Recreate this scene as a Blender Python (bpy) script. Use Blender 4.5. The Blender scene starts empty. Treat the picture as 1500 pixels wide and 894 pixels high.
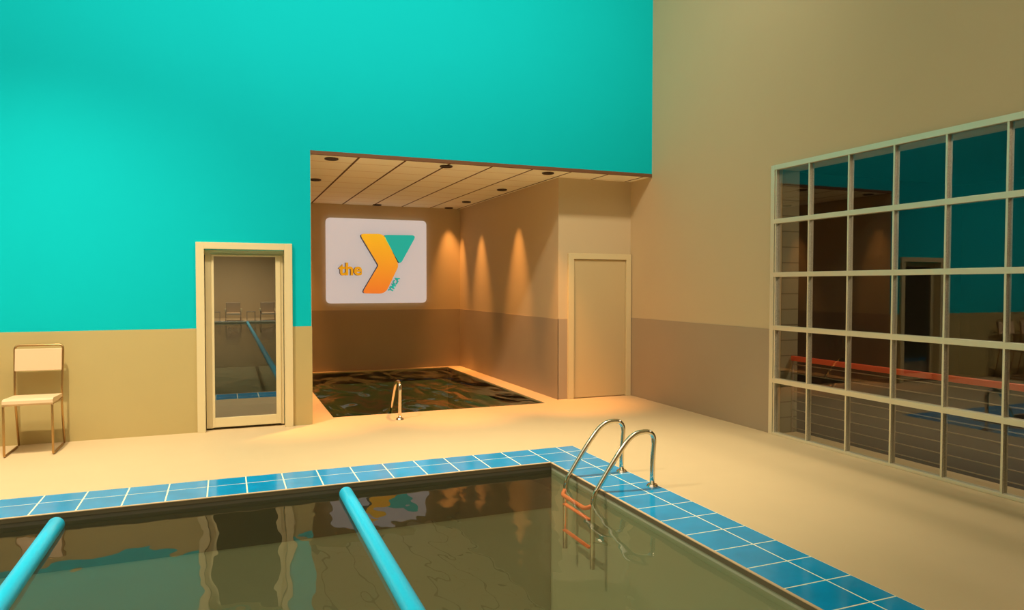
import bpy, bmesh, math, random
from mathutils import Vector, Matrix
random.seed(4)
PI = math.pi
C = bpy.context.scene.collection
S = bpy.context.scene

# ------------------------------------------------------------------ camera
F, YAW, PITCH, ROLL = 1035.6, 0.3846, 0.0284, 0.001
cam_d = bpy.data.cameras.new('camera'); cam = bpy.data.objects.new('camera', cam_d); C.objects.link(cam)
cam_d.sensor_fit = 'HORIZONTAL'; cam_d.sensor_width = 36.0; cam_d.lens = F/1500*36.0
cam_d.clip_end = 200
rt = Vector((math.cos(YAW), -math.sin(YAW), 0))
fw = Vector((math.sin(YAW)*math.cos(PITCH), math.cos(YAW)*math.cos(PITCH), -math.sin(PITCH)))
up = rt.cross(fw)
r2 = rt*math.cos(ROLL)+up*math.sin(ROLL); u2 = -rt*math.sin(ROLL)+up*math.cos(ROLL)
M = Matrix((r2, u2, -fw)).transposed().to_4x4(); M.translation = (0, 0, 1.7)
cam.matrix_world = M
S.camera = cam

# ------------------------------------------------------------------ view, world, lights
S.view_settings.view_transform = 'Standard'; S.view_settings.look = 'None'
S.view_settings.exposure = 0.0; S.view_settings.gamma = 1.0; S.view_settings.use_curve_mapping = False
w = bpy.data.worlds.new('world'); S.world = w; w.use_nodes = True
w.node_tree.nodes['Background'].inputs[0].default_value = (0.9, 0.75, 0.6, 1)
w.node_tree.nodes['Background'].inputs[1].default_value = 0.03

def light(kind, name, loc, energy, col, aim=(0, 0, -1), parent=None, **kw):
    d = bpy.data.lights.new(name, kind); d.energy = energy; d.color = col
    for k, v in kw.items(): setattr(d, k, v)
    o = bpy.data.objects.new(name, d); C.objects.link(o); o.location = loc
    o.rotation_euler = Vector(aim).to_track_quat('-Z', 'Y').to_euler()
    if parent: o.parent = parent
    return o

WARM = (1.0, 0.84, 0.58)
CEIL = 8.0
# x, y, z, power, cone
HALL_LAMPS = [(-1.9, 6.1, 6.0, 1650, 112), (3.1, 5.9, 6.0, 1400, 60), (-7.0, 5.9, 6.0, 900, 120),
              (-1.9, -3., 6.0, 600, 110), (-7.0, -3., 6.0, 900, 120), (0, -10, 6.0, 1900, 140), (0, -17, 5.0, 2600, 150)]
for x, y, z, e, c in HALL_LAMPS:
    light('SPOT', 'hall_lamp', (x, y, z), e, WARM, spot_size=math.radians(c), spot_blend=1.0, shadow_soft_size=0.05)
light('AREA', 'ceiling_fill', (-3.0, 2.0, 7.7), 380, (1.0, 0.84, 0.66), shape='RECTANGLE', size=12, size_y=9)
light('AREA', 'teal_wall_fill', (1.3, 4.4, 7.6), 195, (1.0, 0.86, 0.66), aim=(.0, 1, -.7), shape='RECTANGLE', size=9, size_y=.5, spread=math.radians(110))  # unseen fill light, added to brighten the teal wall
SPOT_E, SPOT_C = 180, (1.0, 0.42, 0.115)
light('AREA', 'beyond_glass_fill', (7.6, 4.2, 3.3), 80, (1.0, 0.8, 0.6), shape='RECTANGLE', size=.6, size_y=3)  # unseen light, added so the railing shows through the glass

# ------------------------------------------------------------------ materials
def lin(c):
    return tuple(((v/255)/12.92 if v/255 <= .04045 else (((v/255)+.055)/1.055)**2.4) for v in c)+(1,)

def mat(name, col, rough=.6, metal=0., noise=0., nscale=5., bump=0., bscale=40., spec=.5, emit=None, es=0.):
    m = bpy.data.materials.new(name); m.use_nodes = True
    nt = m.node_tree; b = nt.nodes['Principled BSDF']
    c = lin(col); b.inputs['Base Color'].default_value = c
    b.inputs['Roughness'].default_value = rough; b.inputs['Metallic'].default_value = metal
    b.inputs['Specular IOR Level'].default_value = spec
    tc = nt.nodes.new('ShaderNodeTexCoord')
    if noise:
        n = nt.nodes.new('ShaderNodeTexNoise'); n.inputs['Scale'].default_value = nscale; n.inputs['Detail'].default_value = 3
        nt.links.new(tc.outputs['Object'], n.inputs['Vector'])
        mr = nt.nodes.new('ShaderNodeMapRange'); mr.inputs[3].default_value = 1-noise; mr.inputs[4].default_value = 1+noise
        nt.links.new(n.outputs['Fac'], mr.inputs[0])
        mx = nt.nodes.new('ShaderNodeVectorMath'); mx.operation = 'SCALE'; mx.inputs[0].default_value = c[:3]
        nt.links.new(mr.outputs[0], mx.inputs['Scale']); nt.links.new(mx.outputs[0], b.inputs['Base Color'])
    if bump:
        n = nt.nodes.new('ShaderNodeTexNoise'); n.inputs['Scale'].default_value = bscale; n.inputs['Detail'].default_value = 4
        nt.links.new(tc.outputs['Object'], n.inputs['Vector'])
        bp = nt.nodes.new('ShaderNodeBump'); bp.inputs['Strength'].default_value = bump; bp.inputs['Distance'].default_value = .01
        nt.links.new(n.outputs['Fac'], bp.inputs['Height']); nt.links.new(bp.outputs[0], b.inputs['Normal'])
    if emit:
        b.inputs['Emission Color'].default_value = lin(emit); b.inputs['Emission Strength'].default_value = es
    return m

def block_mat(name, col, bw=.4, bh=.2):
    m = mat(name, col, .9); nt = m.node_tree; b = nt.nodes['Principled BSDF']
    tc = nt.nodes.new('ShaderNodeTexCoord'); sp = nt.nodes.new('ShaderNodeSeparateXYZ'); cb = nt.nodes.new('ShaderNodeCombineXYZ')
    ad = nt.nodes.new('ShaderNodeMath'); ad.operation = 'ADD'
    nt.links.new(tc.outputs['Object'], sp.inputs[0]); nt.links.new(sp.outputs[0], ad.inputs[0]); nt.links.new(sp.outputs[1], ad.inputs[1])
    nt.links.new(ad.outputs[0], cb.inputs[0]); nt.links.new(sp.outputs[2], cb.inputs[1])
    br = nt.nodes.new('ShaderNodeTexBrick'); nt.links.new(cb.outputs[0], br.inputs['Vector'])
    c = lin(col); br.inputs['Color1'].default_value = c; br.inputs['Color2'].default_value = c
    br.inputs['Mortar'].default_value = tuple(v*.45 for v in c[:3])+(1,)
    br.inputs['Scale'].default_value = 1; br.inputs['Mortar Size'].default_value = .006
    br.inputs['Brick Width'].default_value = bw; br.inputs['Row Height'].default_value = bh
    nt.links.new(br.outputs[0], b.inputs['Base Color'])
    return m

def clear_mat(name, ior, tint, wave=0., wscale=2., rough=0., dist=.05, stretch=(1, 1, 1), detail=1., distort=0.):
    """clear surface: what lies behind shows through a tint, Fresnel reflection on top"""
    m = bpy.data.materials.new(name); m.use_nodes = True; nt = m.node_tree; nt.nodes.clear()
    out = nt.nodes.new('ShaderNodeOutputMaterial'); mx = nt.nodes.new('ShaderNodeMixShader')
    tr = nt.nodes.new('ShaderNodeBsdfTransparent'); tr.inputs[0].default_value = tint
    gl = nt.nodes.new('ShaderNodeBsdfGlossy'); gl.inputs['Roughness'].default_value = rough
    fr = nt.nodes.new('ShaderNodeFresnel'); fr.inputs[0].default_value = ior
    ge = nt.nodes.new('ShaderNodeNewGeometry'); ms_ = nt.nodes.new('ShaderNodeMath'); ms_.operation = 'SUBTRACT'; ms_.inputs[0].default_value = 1
    mu = nt.nodes.new('ShaderNodeMath'); mu.operation = 'MULTIPLY'
    nt.links.new(ge.outputs['Backfacing'], ms_.inputs[1]); nt.links.new(ms_.outputs[0], mu.inputs[0]); nt.links.new(fr.outputs[0], mu.inputs[1])
    nt.links.new(mu.outputs[0], mx.inputs[0]); nt.links.new(tr.outputs[0], mx.inputs[1]); nt.links.new(gl.outputs[0], mx.inputs[2])
    nt.links.new(mx.outputs[0], out.inputs[0])
    if wave:
        tc = nt.nodes.new('ShaderNodeTexCoord'); mp = nt.nodes.new('ShaderNodeMapping'); mp.inputs['Scale'].default_value = stretch
        n = nt.nodes.new('ShaderNodeTexNoise'); n.inputs['Scale'].default_value = wscale; n.inputs['Detail'].default_value = detail
        n.inputs['Distortion'].default_value = distort
        nt.links.new(tc.outputs['Object'], mp.inputs[0]); nt.links.new(mp.outputs[0], n.inputs['Vector'])
        bp = nt.nodes.new('ShaderNodeBump'); bp.inputs['Strength'].default_value = wave; bp.inputs['Distance'].default_value = dist
        nt.links.new(n.outputs['Fac'], bp.inputs['Height'])
        nt.links.new(bp.outputs[0], gl.inputs['Normal']); nt.links.new(bp.outputs[0], fr.inputs['Normal'])
    return m

TEAL = mat('teal paint', (0, 192, 206), .8, noise=.02, nscale=1.5, spec=.1)
TAN_UP = mat('tan paint', (208, 188, 150), .75, noise=.02, nscale=2, spec=.25)
TAN_LO = mat('tan gloss paint', (174, 156, 130), .6, noise=.03, nscale=2, spec=.3)
FLOOR = mat('cream deck', (209, 185, 144), .55, noise=.03, nscale=3, bump=.05, bscale=60, spec=.3)
FRAME = mat('cream door frame', (222, 206, 160), .5)
LEAF = mat('cream door leaf', (206, 186, 140), .55)
DARKROOM = mat('unlit room tone', (46, 38, 32), .8)  # darkness of the unlit rooms put into the colour
BROWN = mat('brown edge trim', (110, 72, 40), .7)
BLUE = mat('blue glazed tile', (0, 150, 212), .12, noise=.25, nscale=5, spec=.5)
GROUT = mat('pale grout', (236, 240, 205), .8)
LIP = mat('dark pool lip', (104, 92, 68), .6)
BASIN = mat('olive basin paint', (184, 186, 164), .8, noise=.04, nscale=2)
BASIN_B = mat('brown olive basin paint', (174, 174, 158), .8, noise=.04, nscale=2)
BAND = mat('painted dark reflection band', (100, 94, 80), .8, noise=.1, nscale=4)  # dark reflection in the water, painted as a strip on the pool wall
BASIN_S = mat('dark spa basin', (140, 162, 140), .8)
STEEL = mat('polished steel', (225, 215, 195), .13, metal=1)
SATIN = mat('brushed aluminium', (240, 232, 204), .3, metal=.4, bump=.3, bscale=160)
SPARK = mat('aluminium with painted glints', (206, 200, 180), .35, metal=.5, noise=.8, nscale=170, bump=1, bscale=170)  # speckle stands for noisy reflections on the bar sides, put into the colour
CHAIRF = mat('bronze chair tube', (190, 152, 100), .3, metal=.9)
CREAM = mat('cream vinyl', (222, 190, 150), .6, noise=.02, nscale=6)
CYAN = mat('cyan lane float', (30, 205, 255), .28)
ORANGE = mat('orange plastic', (255, 130, 84), .5)
RAILOR = mat('orange handrail paint', (236, 74, 34), .5, emit=(236, 74, 34), es=0)
GREYP = mat('grey steel paint', (165, 150, 128), .45, metal=.3)
BLOCK = block_mat('pale concrete block', (140, 134, 106), 5., .178)
PLATE = mat('lit sign face', (215, 212, 210), .5, emit=(222, 214, 212), es=.56)
SIDE = mat('black letter return', (28, 26, 20), .5)
TEALS = mat('teal sign face', (30, 190, 165), .5, emit=(40, 205, 190), es=.5)
YEL = mat('yellow sign face', (250, 180, 30), .5, emit=(250, 180, 30), es=.5)
FIXT = mat('bronze fixture', (70, 48, 34), .5)
DARKB = mat('black baffle', (14, 11, 9), .6)
WATER = clear_mat('pool water', 1.44, (.74, .78, .66, 1), wave=.36, wscale=2.6, dist=.03, stretch=(1, .55, 1), detail=2.)
WATERS = clear_mat('spa water', 1.27, (.66, .78, .58, 1), wave=1, wscale=1.9, dist=.45, detail=1.2, distort=.8, stretch=(1, .4, 1))
GLASS = clear_mat('window glass', 1.85, (.85, .85, .8, 1))
GLASSD = clear_mat('door glass', 3.6, (.5, .46, .42, 1))

# gradient face of the chevron: yellow above, orange below
CHEV = mat('yellow to orange sign face', (250, 150, 40), .5)
nt = CHEV.node_tree; b = nt.nodes['Principled BSDF']
tc = nt.nodes.new('ShaderNodeTexCoord'); sp = nt.nodes.new('ShaderNodeSeparateXYZ'); cr = nt.nodes.new('ShaderNodeValToRGB')
nt.links.new(tc.outputs['Generated'], sp.inputs[0]); nt.links.new(sp.outputs[2], cr.inputs[0]); nt.links.new(cr.outputs[0], b.inputs['Base Color'])
nt.links.new(cr.outputs[0], b.inputs['Emission Color']); b.inputs['Emission Strength'].default_value = .62
cr.color_ramp.elements[0].color = lin((248, 132, 48)); cr.color_ramp.elements[1].color = lin((255, 196, 40))

# ceiling tile: long dark joints and faint cross joints
TILE = mat('tan ceiling tile', (255, 250, 226), .85); nt = TILE.node_tree; b = nt.nodes['Principled BSDF']
tc = nt.nodes.new('ShaderNodeTexCoord'); sp = nt.nodes.new('ShaderNodeSeparateXYZ'); nt.links.new(tc.outputs['Object'], sp.inputs[0])
def joint(axis, off, pitch, width):
    a = nt.nodes.new('ShaderNodeMath'); a.operation = 'SUBTRACT'; nt.links.new(sp.outputs[axis], a.inputs[0]); a.inputs[1].default_value = off-pitch/2
    d = nt.nodes.new('ShaderNodeMath'); d.operation = 'FLOORED_MODULO'; nt.links.new(a.outputs[0], d.inputs[0]); d.inputs[1].default_value = pitch
    e = nt.nodes.new('ShaderNodeMath'); e.operation = 'SUBTRACT'; nt.links.new(d.outputs[0], e.inputs[0]); e.inputs[1].default_value = pitch/2
    g = nt.nodes.new('ShaderNodeMath'); g.operation = 'ABSOLUTE'; nt.links.new(e.outputs[0], g.inputs[0])
    h = nt.nodes.new('ShaderNodeMath'); h.operation = 'LESS_THAN'; nt.links.new(g.outputs[0], h.inputs[0]); h.inputs[1].default_value = width/2
    return h
j1 = joint(0, 1.553, .589, .03); j2 = joint(1, 9.36, .6, .022)
m1 = nt.nodes.new('ShaderNodeMix'); m1.data_type = 'RGBA'; m1.inputs[6].default_value = lin((255, 250, 226)); m1.inputs[7].default_value = lin((226, 204, 166))
nt.links.new(j2.outputs[0], m1.inputs[0])
m2 = nt.nodes.new('ShaderNodeMix'); m2.data_type = 'RGBA'; m2.inputs[7].default_value = lin((96, 66, 36))
nt.links.new(j1.outputs[0], m2.inputs[0]); nt.links.new(m1.outputs[2], m2.inputs[6]); nt.links.new(m2.outputs[2], b.inputs['Base Color'])

# ------------------------------------------------------------------ mesh helpers
def bx(bm, x0, x1, y0, y1, z0, z1, mi=0, bevel=0.):
    r = bmesh.ops.create_cube(bm, size=1); vs = r['verts']
    bmesh.ops.scale(bm, vec=(x1-x0, y1-y0, z1-z0), verts=vs)
    bmesh.ops.translate(bm, vec=((x0+x1)/2, (y0+y1)/2, (z0+z1)/2), verts=vs)
    fs = set(f for v in vs for f in v.link_faces)
    for f in fs: f.material_index = mi
    if bevel:
        es = set(e for v in vs for e in v.link_edges)
        bmesh.ops.bevel(bm, geom=list(es), offset=bevel, segments=2, affect='EDGES', profile=.6)

def fillet(pts, r, n=6):
    pts = [Vector(p) for p in pts]; out = [pts[0]]
    for i in range(1, len(pts)-1):
        p = pts[i]; a = (pts[i-1]-p); b_ = (pts[i+1]-p); rr = min(r, a.length*.49, b_.length*.49)
        A = p+a.normalized()*rr; B = p+b_.normalized()*rr
        for k in range(n+1):
            t = k/n; out.append(A*(1-t)**2+p*2*t*(1-t)+B*t*t)
    out.append(pts[-1]); return out

def tube(bm, pts, r, n=12, caps=True, mi=0, closed=False):
    pts = [Vector(p) for p in pts]; N = len(pts); rings = []; prev = None
    for i, p in enumerate(pts):
        if closed: t = pts[(i+1) % N]-pts[i-1]
        else: t = pts[min(i+1, N-1)]-pts[max(i-1, 0)]
        t.normalize()
        if prev is None:
            u = t.orthogonal().normalized()
        else:
            u = (prev-t*prev.dot(t)).normalized()
        prev = u; v = t.cross(u)
        rr = r[i] if isinstance(r, (list, tuple)) else r
        rings.append([bm.verts.new(p+(u*math.cos(2*PI*k/n)+v*math.sin(2*PI*k/n))*rr) for k in range(n)])
    for i in range(N if closed else N-1):
        a, b_ = rings[i], rings[(i+1) % N]
        for k in range(n):
            f = bm.faces.new((a[k], a[(k+1) % n], b_[(k+1) % n], b_[k])); f.smooth = True; f.material_index = mi
    if caps and not closed:
        f = bm.faces.new(list(reversed(rings[0]))); f.material_index = mi
        f = bm.faces.new(rings[-1]); f.material_index = mi

def prism(bm, poly, y0, y1, mi_face=0, mi_side=1):
    """poly of (x, z), the face towards -y at y0"""
    a = [bm.verts.new((x, y0, z)) for x, z in poly]; b_ = [bm.verts.new((x, y1, z)) for x, z in poly]
    f = bm.faces.new(a); f.material_index = mi_face
    g = bm.faces.new(list(reversed(b_))); g.material_index = mi_side
    n = len(poly)
    for i in range(n):
        h = bm.faces.new((a[i], b_[i], b_[(i+1) % n], a[(i+1) % n])); h.material_index = mi_side
    bmesh.ops.recalc_face_normals(bm, faces=bm.faces)

def roundpoly(poly, r, n=5):
    out = []; N = len(poly)
    for i in range(N):
        p = Vector(poly[i]); a = Vector(poly[i-1])-p; b_ = Vector(poly[(i+1) % N])-p
        rr = r[i] if isinstance(r, (list, tuple)) else r
        A = p+a.normalized()*rr; B = p+b_.normalized()*rr
        for k in range(n+1):
            t = k/n; out.append(tuple(A*(1-t)**2+p*2*t*(1-t)+B*t*t))
    return out

def obj(name, bm, ms, parent=None, label=None, kind=None):
    me = bpy.data.meshes.new(name); bm.to_mesh(me); bm.free()
    for m in (ms if isinstance(ms, (list, tuple)) else [ms]): me.materials.append(m)
    o = bpy.data.objects.new(name, me); C.objects.link(o)
    if parent: o.parent = parent
    if label: o['label'] = label
    if kind: o['kind'] = kind
    return o

def thing(name, label, cat, loc=(0, 0, 0), rz=0, group=None):
    o = bpy.data.objects.new(name, None); o.empty_display_size = .1; C.objects.link(o)
    o.location = loc; o.rotation_euler = (0, 0, rz); o['label'] = label; o['category'] = cat
    if group: o['group'] = group
    return o

def tag(o, label, cat, group=None):
    o['label'] = label; o['category'] = cat
    if group: o['group'] = group
    return o

def dup(root, loc, rz=None, label=None):
    r = root.copy(); C.objects.link(r); r.location = loc
    if rz is not None: r.rotation_euler = (0, 0, rz)
    if label: r['label'] = label
    for ch in list(root.children):
        c = ch.copy(); C.objects.link(c); c.parent = r
        for g in list(ch.children):
            d = g.copy(); C.objects.link(d); d.parent = c
    return r

def struct(name, boxes, ms, **kw):
    bm = bmesh.new()
    for bb in boxes: bx(bm, *bb)
    return obj(name, bm, ms, kind='structure', **kw)

# ------------------------------------------------------------------ dimensions
YT, XR, AX, HC, YD, CX, YB, WZ = 8.851, 5.785, 0.958, 3.281, 9.426, 4.552, 14.154, 1.197
XL, YN = -12.0, -21.0
PX0, PX1, PY0, PY1 = -9.4, 2.868, -17.0, 6.085          # main pool water
OX1, OY1, DX, DY = 3.378, 6.635, 3.185, 6.41            # coping outer edge and divider
OX0, OY0 = PX0-.51, PY0-.55
QX0, QX1, QY0, QY1 = 1.26, 4.25, 9.215, 14.04           # small pool
WL = -.065
WY1, NP, WP, WZT = 6.335, 9, .5163, 3.01                # window: left jamb, panes, pitch, head
WY0 = WY1-NP*WP
DL0, DL1, DH = -.233, .652, 2.105                       # glazed door opening

# ------------------------------------------------------------------ floor with the pool holes
T = -.25
struct('floor', [
    (XL, XR+.34, OY1, QY0, T, 0), (XL, XR+.34, YN, OY0, T, 0),
    (XL, OX0, OY0, OY1, T, 0), (OX1, XR+.34, OY0, OY1, T, 0),
    (AX-.1, QX0, QY0, YB+.1, T, 0), (QX1, XR+.1, QY0, YB+.1, T, 0), (QX0, QX1, QY1, YB+.1, T, 0)], FLOOR)
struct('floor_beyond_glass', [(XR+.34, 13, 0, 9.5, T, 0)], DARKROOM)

# basins
def basin(name, x0, x1, y0, y1, d, mw, mb, mf, band):
    t = .12
    bm = bmesh.new()
    bx(bm, x0-t, x0, y0-t, y1+t, -d, -.03, 0); bx(bm, x1, x1+t, y0-t, y1+t, -d, -.03, 0)
    bx(bm, x0, x1, y0-t, y0, -d, -.03, 1); bx(bm, x0, x1, y1, y1+t, -d, -.03, 1)
    bx(bm, x0-t, x1+t, y0-t, y1+t, -d-.1, -d, 2)
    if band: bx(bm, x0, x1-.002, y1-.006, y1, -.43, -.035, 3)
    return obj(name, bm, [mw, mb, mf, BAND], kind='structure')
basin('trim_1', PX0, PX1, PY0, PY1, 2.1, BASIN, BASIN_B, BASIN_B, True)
basin('trim_2', QX0, QX1, QY0, QY1, 1.0, BASIN_S, BASIN_S, BASIN_S, False)

def water(name, x0, x1, y0, y1, z, m, label):
    bm = bmesh.new(); vs = [bm.verts.new(p) for p in ((x0, y0, z), (x1, y0, z), (x1, y1, z), (x0, y1, z))]; bm.faces.new(vs)
    o = obj(name, bm, m, kind='stuff'); o['label'] = label; o['category'] = 'water'; return o
water('pool_water', PX0, PX1, PY0, PY1, WL, WATER, 'calm olive-green water of the large pool with lane floats')
water('spa_water', QX0, QX1, QY0, QY1, -.02, WATERS, 'rippling dark water of the small pool in the alcove')

# coping tiles round the main pool, in one mesh
bm = bmesh.new(); g = .011; zt = .004
for a in ((OX0, OX1, PY1, OY1), (OX0, OX1, OY0, PY0), (OX0, PX0, PY0, PY1), (PX1, OX1, PY0, PY1)):
    bx(bm, a[0], a[1], a[2], a[3], -.03, .003, 1)
P = .3023
xs = [OX1, DX]+[PX1-k*P for k in range(0, 41)]; xs += [PX0, PX0-.3, OX0]
ys = [OY1, DY]+[PY1-k*.3035 for k in range(0, 76)]; ys += [PY0, PY0-.32, OY0]
def tile(xa, xb, ya, yb): 
    if xa-xb > .03 and ya-yb > .03: bx(bm, xb+g/2, xa-g/2, yb+g/2, ya-g/2, .0, zt, 0)
for i in range(len(xs)-1):
    for j in range(len(ys)-1):
        cx_, cy_ = (xs[i]+xs[i+1])/2, (ys[j]+ys[j+1])/2
        if PX0 < cx_ < PX1 and PY0 < cy_ < PY1: continue
        tile(xs[i], xs[i+1], ys[j], ys[j+1])
l_ = .02
for a in ((PX0, PX1+.0, PY1-.0, PY1+.012), (PX1-.012, PX1+.008, PY0, PY1)):
    bx(bm, a[0], a[1], a[2]-.012 if a[0] == PX0 else a[2], a[3], -.032, .0005, 2)
    bx(bm, a[0], a[1], a[2]-.014 if a[0] == PX0 else a[2]-.0, a[3], .0005, .006, 3)
cop = obj('pool_coping', bm, [BLUE, GROUT, LIP, mat('pale tan edge grout', (206, 176, 136), .7)])
tag(cop, 'double row of glossy blue tiles edging the large pool', 'tile edging')

# ------------------------------------------------------------------ walls
t = .25
struct('wall_front', [
    (XL, DL0, YT, YT+t, 0, CEIL), (DL1, AX, YT, YT+t, 0, CEIL), (DL0, DL1, YT, YT+t, DH, CEIL),
    (AX, XR, YT, YT+t, HC+.03, CEIL)], TEAL)
struct('trim_3', [(XL, -.30, YT-.008, YT, 0, WZ), (.72, AX+.007, YT-.008, YT, 0, WZ)], mat('warm tan wall paint', (186, 168, 112), .6, noise=.03, nscale=2))
struct('wall_alcove_left', [(AX-.2, AX, YT+t, YB, 0, HC+.1), (AX, AX+.003, YT+.002, YT+t, WZ, HC)], TAN_UP)
struct('wall_alcove_back', [(AX-.2, CX+.2, YB, YB+.2, 0, HC+.1)], TAN_UP)
struct('wall_alcove_right', [(CX, XR+.2, YD, YB, 0, HC+.1)], TAN_UP)
struct('trim_9', [(AX, AX+.006, YT, YB-.01, 0, WZ)], TAN_LO)
struct('trim_4', [(AX, CX, YB-.008, YB, 0, WZ)], TAN_LO)
struct('trim_5', [(CX-.008, CX, YD-.008, YB, 0, WZ), (CX-.008, 4.70, YD-.008, YD, 0, WZ)], TAN_LO)
struct('wall_right', [
    (XR, XR+.34, WY1, YD, 0, CEIL), (XR, XR+.34, YN, WY0, 0, CEIL), (XR, XR+.34, WY0, WY1, WZT, CEIL)], TAN_UP)
struct('trim_6', [(XR-.008, XR, WY1+.045, YD, 0, WZ), (XR-.008, XR, YN, WY0-.045, 0, WZ)], TAN_LO)
struct('wall_left', [(XL-.2, XL, YN, YT, 0, CEIL)], TAN_UP)
struct('wall_back', [(XL, XR, YN-.2, YN, 0, CEIL)], TAN_UP)
struct('ceiling', [(XL, XR+.2, YN, YT+t, CEIL, CEIL+.1)], TAN_UP)
struct('ceiling_alcove', [(AX, XR, YT+.04, YB, HC, HC+.05)], TILE)
struct('trim_7', [(AX, XR, YT-.002, YT+.04, HC-.004, HC+.04)], BROWN)
# block lined jamb and dark room behind the glass
struct('trim_8', [(XR+.10, XR+.345, WY1-.004, WY1+.02, 0, WZT)], BLOCK)
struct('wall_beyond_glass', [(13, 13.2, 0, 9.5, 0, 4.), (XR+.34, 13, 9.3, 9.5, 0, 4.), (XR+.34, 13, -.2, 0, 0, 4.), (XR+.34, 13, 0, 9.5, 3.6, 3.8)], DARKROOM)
# dark cupboard behind the glazed door
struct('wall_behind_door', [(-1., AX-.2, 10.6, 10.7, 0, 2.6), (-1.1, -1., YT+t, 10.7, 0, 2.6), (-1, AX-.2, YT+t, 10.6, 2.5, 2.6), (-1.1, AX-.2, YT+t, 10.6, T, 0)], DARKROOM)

# ------------------------------------------------------------------ glazed door (door_1)
d1 = thing('door_1', 'cream framed glass door set in the teal wall', 'door', (0, YT, 0)); d1['kind'] = 'structure'
bm = bmesh.new()
bx(bm, -.315, DL0+.005, -.045, .1, 0, 2.187, bevel=.004); bx(bm, DL1-.005, .737, -.045, .1, 0, 2.187, bevel=.004)
bx(bm, DL0+.004, DL1-.004, -.045, .1, 2.11, 2.187, bevel=.004)
obj('door_frame', bm, FRAME, d1)
L0, L1 = DL0+.012, DL1-.012
bm = bmesh.new(); G0, G1, GZ0, GZ1 = -.128, .553, .14, 2.03
bx(bm, L0, G0-.02, .075, .12, .02, GZ1+.015); bx(bm, G1+.05, L1, .075, .12, .02, GZ1+.015)
bx(bm, DL0+.005, DL1-.005, .075, .12, GZ1+.015, 2.112)
bx(bm, G0-.025, G0, .06, .12, .03, GZ1+.02, bevel=.003); bx(bm, G1, G1+.055, .06, .12, .03, GZ1+.02, bevel=.003)
bx(bm, G0, G1, .06, .12, .03, GZ0, bevel=.003); bx(bm, G0, G1, .06, .12, GZ1, GZ1+.02, bevel=.003)
obj('door_leaf', bm, FRAME, d1)
bm = bmesh.new(); bx(bm, G0, G1, .085, .092, GZ0, GZ1); obj('pane', bm, GLASSD, d1, 'dark reflective door glass')

# plain door in the recess (door_2)
d2 = thing('door_2', 'plain cream door in the recess right of the alcove', 'door', (0, YD, 0)); d2['kind'] = 'structure'
bm = bmesh.new()
bx(bm, 4.70, 4.79, -.05, 0, 0, 2.17, bevel=.004); bx(bm, 5.685, 5.77, -.05, 0, 0, 2.17, bevel=.004); bx(bm, 4.785, 5.69, -.05, 0, 2.085, 2.17, bevel=.004)
obj('door_frame', bm, FRAME, d2)
bm = bmesh.new(); bx(bm, 4.795, 5.68, -.02, 0, .012, 2.08, bevel=.003); obj('door_leaf', bm, LEAF, d2)

# ------------------------------------------------------------------ window grid (window_1)
w1 = thing('window_1', 'large gridded metal window in the right wall', 'window', (XR, WY1, 0)); w1['kind'] = 'structure'
bm = bmesh.new(); Lw = NP*WP
bx(bm, -.03, .05, -.012, .045, 0, 3.055, bevel=.003); bx(bm, -.03, .05, -Lw-.045, -Lw+.012, 0, 3.055, bevel=.003)
bx(bm, -.03, .05, -Lw+.013, -.013, 3.0, 3.055, bevel=.003); bx(bm, -.03, .05, -Lw+.013, -.013, 0, .028, bevel=.003)
obj('window_frame', bm, SATIN, w1)
for k in range(1, 5):
    z = .015+k*.6015
    bm = bmesh.new(); bx(bm, -.028, .05, -Lw, 0, z-.026, z+.026, bevel=.003)
    obj('transom', bm, SATIN, w1)
for k in range(0, NP):
    y = -k*WP-(.03 if k == 0 else 0)
    bm = bmesh.new(); bx(bm, -.022, .04, y-.009, y+.009, .028, 3.0)
    for f in bm.faces:
        f.normal_update()
        if abs(f.normal.y) > .9: f.material_index = 1
    obj('mullion', bm, [SATIN, SPARK], w1)
bm = bmesh.new(); bx(bm, .0, .006, -Lw, 0, .02, 3.0); obj('pane', bm, GLASS, w1, 'dark reflective glass')

# railing behind the glass
rl = thing('guard_railing', 'orange topped grey cable railing behind the gridded window', 'railing', (6.06, 6.36, 0))
bm = bmesh.new(); bx(bm, -.025, .025, -4.9, .02, .83, .885, bevel=.006); obj('handrail', bm, RAILOR, rl, 'orange handrail')
for y in (-.02, -3.2):
    bm = bmesh.new(); bx(bm, -.014, .014, y-.018, y+.018, 0, .835, bevel=.003); obj('post', bm, GREYP, rl)
for k in range(8):
    z = .79-k*.105
    bm = bmesh.new(); tube(bm, [(0, -4.88, z), (0, -.02, z)], .0055, 8); obj('cable', bm, GREYP, rl)

# ------------------------------------------------------------------ sign
sg = thing('wall_sign', 'white illuminated square sign with orange and teal letter Y emblem on alcove wall', 'sign', (1.81, YB, 1.336))
SW, SH = 2.0, 1.668
bm = bmesh.new(); prism(bm, roundpoly([(0, 0), (SW, 0), (SW, SH), (0, SH)], .09, 6), -.07, 0, 0, 0)
obj('sign_panel', bm, PLATE, sg)
def sp_(px, py):
    px -= 20; py += 12
    u = (px-95)/885.; yt = 55+35*u; yb = 807-2*u
    return (u*SW, (1-(py-yt)/(yb-yt))*SH)
F0, F1 = -.21, -.07
ch = [sp_(*p) for p in ((390, 190), (600, 192), (734, 465), (612, 712), (408, 708), (553, 465))]
bm = bmesh.new(); prism(bm, roundpoly(ch, [.09, .12, .08, .13, .09, .03]), F0, F1); obj('chevron', bm, [CHEV, SIDE], sg, 'raised chevron fading from yellow to orange')
tr_ = [sp_(*p) for p in ((592, 200), (892, 206), (745, 462))]
bm = bmesh.new(); prism(bm, roundpoly(tr_, .10), F0, F1); obj('triangle', bm, [TEALS, SIDE], sg, 'raised teal triangle')
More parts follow.
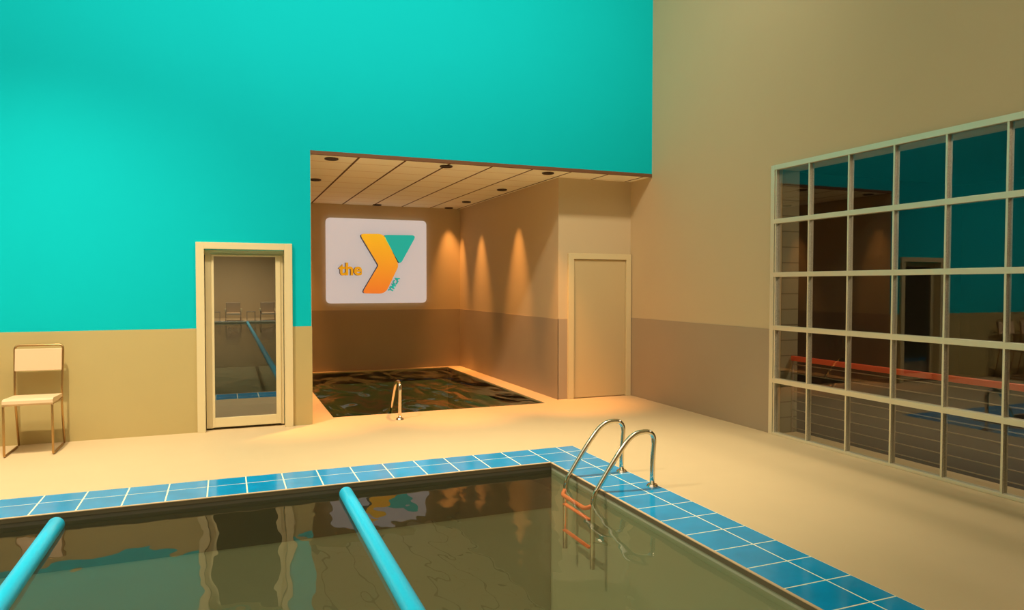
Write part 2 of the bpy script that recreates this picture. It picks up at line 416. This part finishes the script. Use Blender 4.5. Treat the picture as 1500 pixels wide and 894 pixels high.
def text(body, name, size, sx, pos, rot, depth, off, ms, label, face=F0):
    cu = bpy.data.curves.new(name, 'FONT'); cu.body = body; cu.size = size; cu.extrude = depth/2; cu.offset = off
    cu.resolution_u = 4
    tmp = bpy.data.objects.new(name, cu); C.objects.link(tmp)
    dg = bpy.context.evaluated_depsgraph_get(); me = bpy.data.meshes.new_from_object(tmp.evaluated_get(dg))
    bpy.data.objects.remove(tmp)
    me.transform(Matrix.Diagonal((sx, 1, 1, 1)))
    me.transform(Matrix.Rotation(rot, 4, 'Z')); me.transform(Matrix.Rotation(PI/2, 4, 'X'))
    me.transform(Matrix.Translation((pos[0], face+depth/2, pos[1])))
    me.materials.clear()
    for m in ms: me.materials.append(m)
    for p in me.polygons: p.material_index = 0 if p.normal.y < -.9 else 1
    o = bpy.data.objects.new(name, me); C.objects.link(o); o.parent = sg; o['label'] = label
    return o
text('the', 'lettering', .335, 1.0, sp_(216, 545), 0, .12, .0095, [YEL, SIDE], 'raised yellow lettering reading the')
a_ = sp_(680, 700)
text('YMCA', 'lettering', .125, .92, a_, math.radians(60), .03, .006, [TEALS, SIDE], 'small teal lettering reading YMCA', face=-.13)

# ------------------------------------------------------------------ downlights
def beam(r, x, y):
    ax = .1 if x > 4 else (-.1 if x < 2 else 0); ay = .08 if y > 13.5 else 0
    o = light('SPOT', 'downlight_beam', (0, 0, -.02), SPOT_E, SPOT_C, aim=(ax, ay, -1), parent=r, spot_size=math.radians(45), spot_blend=1, shadow_soft_size=.02)
    o.data.use_nodes = True; n = o.data.node_tree; fo = n.nodes.new('ShaderNodeLightFalloff'); fo.inputs[0].default_value = 1.0
    n.links.new(fo.outputs['Linear'], n.nodes['Emission'].inputs['Strength'])

def downlight(x, y, first=None, n=''):
    lab = n
    if first is None:
        r = thing('downlight', lab, 'light', (x, y, HC), 0, 'recessed downlights in the alcove ceiling')
        bm = bmesh.new(); tube(bm, [(.075*math.cos(a), .075*math.sin(a), -.008) for a in [2*PI*k/24 for k in range(24)]], .012, 8, closed=True)
        obj('trim_ring', bm, FIXT, r)
        bm = bmesh.new(); bmesh.ops.create_cone(bm, cap_ends=True, segments=24, radius1=.055, radius2=.072, depth=.012, matrix=Matrix.Translation((0, 0, -.007)))
        obj('lens', bm, DARKB, r)
    else:
        r = dup(first, (x, y, HC), label=lab)
    beam(r, x, y)
    return r
first = downlight(1.24, 9.085, None, 'front left round downlight, nearest the teal wall edge in alcove ceiling')
spots = [(2.73, 9.08, 'front middle round downlight in alcove ceiling'), (4.22, 9.08, 'front right round downlight in alcove ceiling near the recess'),
         (1.26, 10.97, 'second round downlight from the front along alcove left side'), (4.25, 10.95, 'second round downlight from the front along alcove right wall'),
         (1.26, 12.8, 'third round downlight from the front along alcove left side'), (4.25, 12.81, 'third round downlight from the front along alcove right wall'),
         (1.26, 13.95, 'rear left round downlight above the alcove back wall'), (2.78, 13.95, 'rear middle round downlight above the white sign'),
         (4.25, 13.95, 'rear right round downlight in the alcove corner')]
base = thing  # keep helper name
for x, y, n in spots:
    r = first.copy(); C.objects.link(r); r.location = (x, y, HC); r['label'] = n
    for chd in list(first.children):
        if chd.type == 'LIGHT': continue
        c = chd.copy(); C.objects.link(c); c.parent = r
    if 'above the white sign' not in n: beam(r, x, y)

# ------------------------------------------------------------------ ladders
def rail_bm(y):
    bm = bmesh.new()
    pts = fillet([(.0, y, 0), (.0, y, .20), (.02, y, .47), (-.19, y, .47), (-.36, y, .27), (-.56, y, -.02), (-.57, y, -.12), (-.57, y, -.62)], .14, 7)
    tube(bm, pts, .021, 14); return bm
def flange(y):
    bm = bmesh.new(); bmesh.ops.create_cone(bm, cap_ends=True, segments=28, radius1=.05, radius2=.04, depth=.016, matrix=Matrix.Translation((0, y, .012))); return bm
ld = thing('pool_ladder', 'polished steel ladder with two arched rails at the large pool corner', 'ladder', (3.325, 5.05, 0))
for y in (0, .5):
    rr = obj('rail', rail_bm(y), STEEL, ld); obj('flange', flange(y), STEEL, rr)
for i, z in enumerate((-.10, -.22, -.45)):
    bm = bmesh.new()
    if i == 0:
        tube(bm, fillet([(-.57, .0, z), (-.62, .04, z-.03), (-.62, .46, z-.03), (-.57, .5, z)], .08), .018, 10)
    else: bx(bm, -.605, -.57, .015, .485, z-.008, z+.008, bevel=.006)
    obj('rung', bm, ORANGE, ld, 'orange rung under the water')
gr = thing('grab_rail', 'single arched steel grab rail at the small alcove pool edge', 'rail', (2.02, 8.76, 0), -PI/2)
rr = obj('rail', rail_bm(0), STEEL, gr); obj('flange', flange(0), STEEL, rr)

# ------------------------------------------------------------------ lane floats
def float_line(x, label, y1=5.97):
    bm = bmesh.new(); pts = [(x, PY0+.1, -.045)]
    n = 60
    for k in range(1, n): pts.append((x, PY0+.1+(y1-PY0-.1)*k/n, -.045))
    pts += [(x, y1-.012, -.045), (x, y1, -.045)]
    rs = [.056]*(len(pts)-1)+[.046]
    tube(bm, pts, rs, 24); o = obj('lane_rope', bm, CYAN); tag(o, label, 'lane rope', 'cyan lane floats in the large pool')
float_line(.915, 'smooth cyan lane float running from middle of the pool end')
float_line(-1.16, 'smooth cyan lane float in front of the cream chair, at left')

# ------------------------------------------------------------------ chairs
def make_chair(label):
    r = thing('chair', label, 'chair', (-1.82, 8.5, 0), 0, 'cream chairs along the teal wall')
    w_ = .205; R = .011
    for s in (-1, 1):
        x = s*w_
        bm = bmesh.new()
        tube(bm, fillet([(x, .20, .012), (x, -.275, .012), (x, -.28, .515), (x, .16, .50)], .03), R, 10)
        obj('leg', bm, CHAIRF, r)
    bm = bmesh.new()
    pts = [(-w_, .26, .012), (-w_, .17, .42), (-w_-.003, .16, .60), (-w_-.012, .22, 1.065), (w_+.012, .22, 1.065), (w_+.003, .16, .60), (w_, .17, .42), (w_, .26, .012)]
    tube(bm, fillet(pts, .05), R, 10)
    tube(bm, [(-w_, -.05, .505), (w_, -.05, .505)], .008, 8)
    obj('back_frame', bm, CHAIRF, r)
    # seat: slab with a rolled front
    bm = bmesh.new()
    prof = [(-.278, .506), (-.293, .526), (-.288, .556), (-.258, .572), (.15, .556), (.155, .535), (.15, .524)]
    n = len(prof); A = [bm.verts.new((-w_-.008, y, z)) for y, z in prof]; B = [bm.verts.new((w_+.008, y, z)) for y, z in prof]
    bm.faces.new(A); bm.faces.new(list(reversed(B)))
    for i in range(n): bm.faces.new((A[i], B[i], B[(i+1) % n], A[(i+1) % n]))
    bmesh.ops.recalc_face_normals(bm, faces=bm.faces)
    obj('seat', bm, CREAM, r)
    bm = bmesh.new(); bx(bm, -w_-.004, w_+.004, -.012, .012, -.115, .115, bevel=.006)
    bmesh.ops.rotate(bm, cent=(0, 0, 0), matrix=Matrix.Rotation(math.radians(-7.), 3, 'X'), verts=bm.verts)
    bmesh.ops.translate(bm, vec=(0, .186, .915), verts=bm.verts)
    obj('backrest', bm, CREAM, r)
    return r
ch1 = make_chair('cream chair with thin bronze tube legs against the teal wall, left of the glass door')
dup(ch1, (-2.455, 8.5, 0), label='cream chair just beyond the left edge, only its shadow on the wall showing')

# furniture on the far deck, seen mirrored in the door glass
def make_lounge(label, loc):
    r = thing('armchair', label, 'chair', loc, PI, 'pale armchairs on the far deck')
    bm = bmesh.new(); bx(bm, -.3, .3, -.3, .28, .28, .38, bevel=.03); obj('seat', bm, CREAM, r)
    bm = bmesh.new(); bx(bm, -.32, .32, .24, .34, .34, .86, bevel=.03); obj('backrest', bm, TAN_LO, r)
    for s in (-1, 1):
        bm = bmesh.new(); bx(bm, s*.35-.03, s*.35+.03, -.32, .3, .44, .56, bevel=.02); obj('armrest', bm, FRAME, r)
        for y in (-.28, .28):
            bm = bmesh.new(); tube(bm, [(s*.33, y, 0), (s*.33, y, .45)], .014, 8); obj('leg', bm, GREYP, r)
    return r
lc = make_lounge('pale armchair on the far deck, left one mirrored in the door glass', (.32, -17.95, 0))
dup(lc, (1.86, -17.95, 0), label='pale armchair on the far deck, right one mirrored in the door glass')
def make_table(label, loc):
    r = thing('side_table', label, 'table', loc, 0, 'low side tables on the far deck')
    bm = bmesh.new(); bx(bm, -.2, .2, -.2, .2, .40, .43, bevel=.005); obj('table_top', bm, GREYP, r)
    for sx in (-1, 1):
        for sy in (-1, 1):
            bm = bmesh.new(); bx(bm, sx*.18-.012, sx*.18+.012, sy*.18-.012, sy*.18+.012, 0, .4); obj('leg', bm, GREYP, r)
    return r
tb = make_table('low square side table between the two mirrored armchairs', (1.1, -17.95, 0))
dup(tb, (-.45, -17.95, 0), label='low square side table left of both mirrored armchairs')
